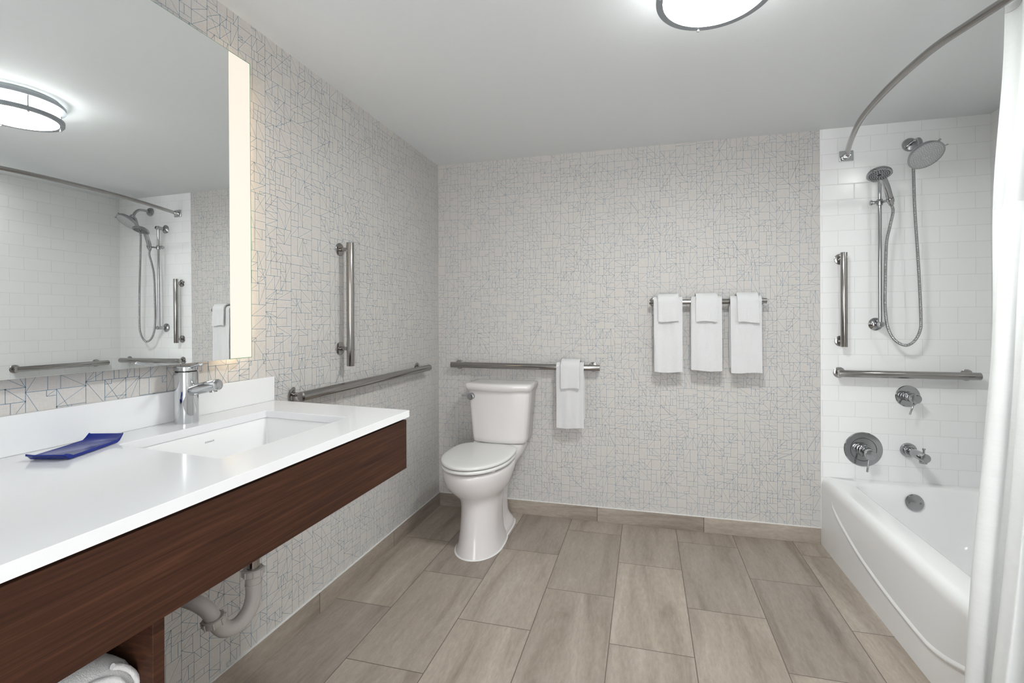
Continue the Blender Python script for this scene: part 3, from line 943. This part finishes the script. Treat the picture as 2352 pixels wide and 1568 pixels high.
# lower mixing valve
v2 = thing('mixing_valve', 'large round chrome mixing valve with a lever, left of the tub spout', 'shower valve', (1.125, WY, .53), 'chrome shower valves')
pl = disc_plate((1.125, WY, .530), .091).build('escutcheon', M['chrome2'], v2)
MB().lathe([(.062, .0052), (.062, .0068), (.060, .0068), (.060, .0052)], (1.125, WY, .530), (0, -1, 0), 56, False, False).build('ring', M['dark'], pl)
MB().cyl((1.125, WY - .006, .530), (1.125, WY - .038, .528), .034, 40, .003).build('collar', M['chrome2'], v2)
kn = MB().cyl((1.125, WY - .038, .528), (1.126, WY - .090, .523), .0275, 40, .003).build('knob', M['chrome2'], v2)
MB().cyl((1.122, WY - .074, .498), (1.112, WY - .080, .432), .0046, 16, .001).build('lever', M['chrome2'], kn)
# tub spout
so = thing('tub_spout', 'chrome tub spout with a lift knob above the overflow plate', 'faucet', (1.33, WY, .54))
MB().lathe([(.037, .0003), (.037, .010), (.034, .016), (.029, .017), (.029, .026), (.024, .028)], (1.330, WY, .540), (0, -1, 0), 44).build('escutcheon', M['chrome2'], so)
MB().cyl((1.330, WY - .024, .540), (1.333, WY - .158, .538), .0215, 40, .003).build('body', M['chrome2'], so)
MB().cyl((1.333, WY - .132, .535), (1.333, WY - .132, .508), .0165, 32, .001).build('outlet', M['chrome2'], so)
MB().cyl((1.333, WY - .138, .556), (1.333, WY - .138, .578), .0045, 16).cyl((1.333, WY - .138, .577), (1.333, WY - .138, .584), .0068, 20, .001).build('lift_knob', M['chrome2'], so)

# fixed shower head
sh = thing('fixed_shower_head', 'large round chrome shower head on a bent arm high on the tiled wall', 'shower head', (1.341, WY, 2.13), 'chrome shower heads')
MB().lathe([(.0345, .0003), (.0345, .006), (.030, .014), (.014, .017)], (1.341, WY, 2.134), (0, -1, 0), 40).build('flange', M['chrome2'], sh)
O_ = Vector((0, 0, CAM_H))
HC = Vector((1.318, 2.650, 2.012))
td = (O_ - HC).normalized(); rt = Vector((-td.y, td.x, 0)).normalized() * -1
if rt.x < 0: rt = -rt
upv = rt.cross(-td).normalized()
if upv.z < 0: upv = -upv
N1 = (td * .68 + (rt * .51 - upv * .86) * .73).normalized()
bend = HC - N1 * .060
arm = spline([(1.341, WY - .010, 2.134), (1.340, WY - .050, 2.136), (1.336, WY - .095, 2.128), tuple(Vector((1.328, WY - .128, 2.100))), tuple(bend - Vector((0, -.010, -.014)))], 8)
MB().tube(arm, .0098, 22).build('arm', M['chrome2'], sh)
dvt = MB().sphere(tuple(bend - N1 * .004), .0175, 28, 14).cyl(bend - N1 * .012, bend + N1 * .022, .0155, 28, .002)
low = bend + Vector((-.022, .012, -.028))
dvt.tube([tuple(bend + Vector((-.004, .002, -.004))), tuple(bend + Vector((-.018, .010, -.014))), tuple(low), tuple(low + Vector((-.003, .002, -.020)))], .0105, 20)
dvt.build('diverter', M['chrome2'], sh)
RH = .0745
MB().lathe([(.015, -.050), (.022, -.044), (.046, -.034), (.066, -.024), (RH - .002, -.012), (RH, -.006), (RH, .0), (RH - .004, .001)], HC, N1, 60, True, False).build('head_shell', M['satin'], sh)
fp = MB().lathe([(RH - .003, -.0008), (RH - .005, .0006), (.0001, .0012)], HC, N1, 60, False, True).build('spray_face', M['grayplate'], sh)
e1 = N1.orthogonal().normalized(); e2 = N1.cross(e1)
mb = MB()
for rad, cnt in ((.012, 8), (.018, 12), (.029, 18), (.038, 24), (.047, 30), (.056, 36), (.064, 40)):
    for k in range(cnt):
        a = 2 * pi * k / cnt + rad * 50
        mb.lathe([(.0015, 0), (.0012, .0018), (.0004, .0024)], HC + N1 * .0008 + (e1 * cos(a) + e2 * sin(a)) * rad, N1, 8, False, True)
mb.build('nozzles', M['nub'], fp)
# selector tab on the rim
side = (rt * .96 + upv * .25).normalized(); side = (side - N1 * side.dot(N1)).normalized()
MB().cyl(HC + side * (RH - .004) + N1 * -.004, HC + side * (RH + .013) + N1 * -.002, .0028, 12).cyl(HC + (side * .8 + upv * .5).normalized() * (RH - .004) - N1 * .008, HC + (side * .8 + upv * .5).normalized() * (RH + .008) - N1 * .008, .004, 10).build('selector_tab', M['steel'], sh)

# slide bar with its holder
SX, SY = 1.180, WY - .062
sb = thing('slide_bar', 'vertical chrome slide bar that carries the hand shower', 'shower slide bar', (SX, WY, 1.2))
MB().cyl((SX, SY, 1.190), (SX, SY, 2.000), .0085, 28).build('bar', M['chrome2'], sb)
for z in (1.198, 1.985):
    f = MB().lathe([(.0335, .0003), (.0335, .004), (.024, .012), (.0145, .018)], (SX + .004, WY, z), (0, -1, 0), 40).build('flange', M['chrome2'], sb)
    MB().cyl((SX + .004, WY - .016, z), (SX + .001, SY - .017, z - .001), .0135, 30, .002).build('post', M['chrome2'], f)
hb = MB().cyl((SX, SY, 1.812), (SX, SY, 1.846), .0135, 28, .003).cyl((SX - .034, SY + .004, 1.830), (SX + .014, SY - .002, 1.830), .0085, 24, .002).lathe([(.011, 0), (.014, .003), (.012, .010)], (SX - .032, SY + .004, 1.830), (-1, .1, 0), 24)
HP = Vector((1.205, 2.735, 1.828))
hb.cyl(Vector((SX + .006, SY - .006, 1.828)), HP + Vector((-.006, .006, 0)), .0065, 20)
hb.lathe([(.0155, -.012), (.0165, 0), (.0155, .012)], HP, (.45, .55, -.7), 28)
hb.build('holder', M['chrome2'], sb)
# hand shower
hs = thing('hand_shower', 'small chrome hand shower with a dark spray face on the slide bar', 'shower head', tuple(HP), 'chrome shower heads')
H2 = Vector((1.100, 2.600, 1.922))
td2 = (O_ - H2).normalized(); rt2 = Vector((td2.y, -td2.x, 0)).normalized()
if rt2.x < 0: rt2 = -rt2
up2 = rt2.cross(-td2).normalized()
if up2.z < 0: up2 = -up2
N2 = (td2 * .52 + (rt2 * .14 - up2 * .99) * .855).normalized()
hd = spline([tuple(H2 - N2 * .016 + Vector((.004, .006, 0))), tuple(H2 + Vector((.030, .048, .008))), tuple(H2 + Vector((.068, .092, -.030))), tuple(HP + Vector((-.010, -.010, .022))), tuple(HP), tuple(HP + Vector((.010, .012, -.022)))], 8)
MB().tube(hd, .014, 24, rfun=lambda t: .0155 - .001 * t if t < .7 else .0148 - (t - .7) * .012).build('handle', M['chrome2'], hs)
MB().lathe([(.010, -.030), (.030, -.026), (.046, -.017), (.0525, -.007), (.0525, .0), (.049, .001)], H2, N2, 48, True, False).build('head_shell', M['chrome2'], hs)
f2 = MB().lathe([(.0495, -.0005), (.048, .001), (.0001, .0016)], H2, N2, 48, False, True).build('spray_face', M['satin'], hs)
g1 = N2.orthogonal().normalized(); g2 = N2.cross(g1)
mb = MB().lathe([(.009, .0014), (.008, .003), (.0001, .0032)], H2, N2, 24, False, True)
for rad, cnt in ((.016, 9), (.024, 14), (.032, 20), (.040, 26)):
    for k in range(cnt):
        a = 2 * pi * k / cnt + rad * 31
        mb.lathe([(.0024, .001), (.002, .0032), (.0008, .0036)], H2 + (g1 * cos(a) + g2 * sin(a)) * rad, N2, 8, False, True)
mb.build('nozzles', M['dark'], f2)
# hose
HE = Vector(hd[-1])
hp = spline([tuple(HE), (1.222, 2.748, 1.770), (1.214, 2.760, 1.70), (1.200, 2.765, 1.607), (1.196, 2.768, 1.408), (1.196, 2.770, 1.290), (1.206, 2.770, 1.186), (1.236, 2.770, 1.119), (1.283, 2.768, 1.090), (1.320, 2.765, 1.112), (1.342, 2.760, 1.164),
             (1.344, 2.755, 1.229), (1.333, 2.750, 1.470), (1.316, 2.748, 1.778), (1.310, 2.745, 1.95), tuple(low + Vector((-.003, .002, -.016)))], 34)
L = 0.0; acc = [0.0]
for i in range(1, len(hp)): L += (hp[i] - hp[i - 1]).length; acc.append(L)
# resample evenly and ripple the radius like a metal hose
hq = []; k = 0; N_ = int(L / .0012)
for i in range(N_ + 1):
    d = L * i / N_
    while k < len(acc) - 2 and acc[k + 1] < d: k += 1
    t = (d - acc[k]) / max(1e-9, acc[k + 1] - acc[k]); hq.append(hp[k] * (1 - t) + hp[k + 1] * t)
mb = MB(); mb.tube(hq, .0068, 12, rfun=lambda t: .0070 + .0009 * sin(t * L / .0060 * 2 * pi))
ho = mb.build('shower_hose', M['chrome2'], angle=89)
tag(ho, 'ribbed metal hose looping between the shower head and the hand shower', 'shower hose')

# ------------------------------------------------------------------ curtain rod
cr = thing('curtain_rod', 'curved brushed metal shower curtain rod below the ceiling', 'curtain rod', (1.05, D, 2.1))
RP = [(1.046, WY - .030, 2.100), (1.008, 2.70, 2.100), (.960, 2.52, 2.100), (.922, 2.345, 2.100), (.903, 2.17, 2.100), (.897, 1.99, 2.100), (.908, 1.79, 2.100), (.940, 1.66, 2.100), (.972, 1.55, 2.100), (1.012, 1.42, 2.100), (1.05, YA + .02, 2.100)]
MB().tube(spline(RP, 10), .0125, 24).build('rod', M['steel'], cr)
for (yy, sg_) in ((WY, -1), (YA, 1)):
    bk = MB().box((1.015, min(yy, yy + sg_ * .012), 2.072), (1.082, max(yy, yy + sg_ * .012), 2.128)).build('bracket', M['chrome'], cr, bevel=.003)
    MB().cyl((1.049, yy + sg_ * .011, 2.100), (1.045, yy + sg_ * .034, 2.100), .0165, 28, .002).build('socket', M['chrome'], bk)

# ------------------------------------------------------------------ curtain
sc_ = thing('shower_curtain', 'white shower curtain with a sheer upper window gathered at the near end of the tub', 'shower curtain', (.95, 1.45, 0.05))
def lerp(a, b, t): return a + (b - a) * t
def curtain_pt(s, z, seed=0):
    """s 0..1 along the gathered cloth"""
    t = max(0.0, (2.16 - z) / 2.12)
    ex = lerp(.978, .868, t ** .9); ey = 1.602 - .012 * sin(pi * t)
    # gather line runs from the free edge towards the near alcove wall
    gx = lerp(ex + .012, 1.020 - .19 * t, s); gy = lerp(ey, YA + .035, s)
    nf = 2.6
    amp = lerp(.012, .030, min(1, t * 1.3)) * (1 - .25 * s)
    ph = nf * 2 * pi * s
    a = amp * sin(ph + .5 * t) + .006 * sin(2.3 * ph + 3 * t)
    bx = .16 * 1; 
    x = gx - abs(a) * .0 + a * .97
    y = gy + .010 * sin(2 * ph + 1.1)
    x += .004 * sin(7 * z + 5 * s); y += .003 * sin(9 * z + 2 * s)
    return x, y
def curtain_strip(z0, z1, off=0.0, s0=0.0, s1=1.0, th=.0016, slope=0.0):
    mb = MB(); ns, nz = 150, max(2, int((z1 - z0) / .02))
    front = []; back = []
    for j in range(nz + 1):
        rf, rb2 = [], []
        for i in range(ns + 1):
            s = lerp(s0, s1, i / ns)
            z = lerp(z0, z1, j / nz) + slope * sin(6 * s)
            x, y = curtain_pt(s, z); x2, y2 = curtain_pt(min(1.0, s + .004), z); x0, y0 = curtain_pt(max(0, s - .004), z)
            tx_, ty_ = x2 - x0, y2 - y0; l_ = sqrt(tx_ * tx_ + ty_ * ty_) or 1
            nx_, ny_ = ty_ / l_, -tx_ / l_
            rf.append((x + nx_ * (off + th / 2), y + ny_ * (off + th / 2), z)); rb2.append((x + nx_ * (off - th / 2), y + ny_ * (off - th / 2), z))
        front.append(rf); back.append(rb2)
    mb.loft([f + b[::-1] for f, b in zip(front, back)], True, True)
    return mb
curtain_strip(.06, 1.53).build('lower_panel', M['curtain'], sc_, angle=80, label='opaque white lower cloth')
curtain_strip(1.5303, 2.085).build('sheer_window', M['sheer'], sc_, angle=80, label='sheer white upper window')
curtain_strip(2.0853, 2.165, th=.0045).build('header_band', M['curtain'], sc_, angle=80, label='white header band over the rod')

# ------------------------------------------------------------------ ceiling lamp
cl = thing('ceiling_light', 'round flush ceiling light with a glowing diffuser and two metal rings', 'ceiling light', (.200, 1.437, H))
C0 = (.200, 1.437, H)
MB().lathe([(.150, .0005), (.150, .012)], C0, (0, 0, -1), 56).build('base_pan', M['satin'], cl)
MB().lathe([(.147, .012), (.149, .016), (.149, .080), (.146, .088)], C0, (0, 0, -1), 64, True, False).build('diffuser_side', M['lampside'], cl)
MB().lathe([(.146, .088), (.136, .0915), (.09, .0935), (.0001, .0945)], C0, (0, 0, -1), 64, False, False).build('diffuser', M['lamp'], cl)
def ring(z0, z1, r0, r1):
    return MB().lathe([(r0, z0), (r1, z0), (r1, z1), (r0, z1), (r0, z0)], C0, (0, 0, -1), 72, False, False)
ring(.080, .0965, .1465, .166).build('trim_ring', M['ringmetal'], cl)
ring(.018, .033, .1495, .171).build('trim_ring', M['ringmetal'], cl)
for k in range(4):
    a = radians(101.6 + 90 * k)
    q = (C0[0] + .158 * cos(a), C0[1] + .158 * sin(a))
    MB().cyl((q[0], q[1], H - .0312), (q[0], q[1], H - .0818), .003, 12).build('post', M['satin'], cl)
    MB().cyl((q[0], q[1], H - .0942), (q[0], q[1], H - .105), .0045, 16, .0012).build('finial', M['chrome'], cl)

# recessed light over the tub
dl = thing('recessed_light', 'small recessed light in the ceiling over the near end of the tub', 'ceiling light', (1.50, 1.76, H))
D0 = (1.50, 1.76, H)
MB().lathe([(.070, .0003), (.070, .004), (.060, .006), (.056, .002)], D0, (0, 0, -1), 48, False, False).build('trim_ring', M['paint'], dl)
MB().lathe([(.056, .0012), (.0001, .0016)], D0, (0, 0, -1), 40, True, False).build('lens', M['down'], dl)
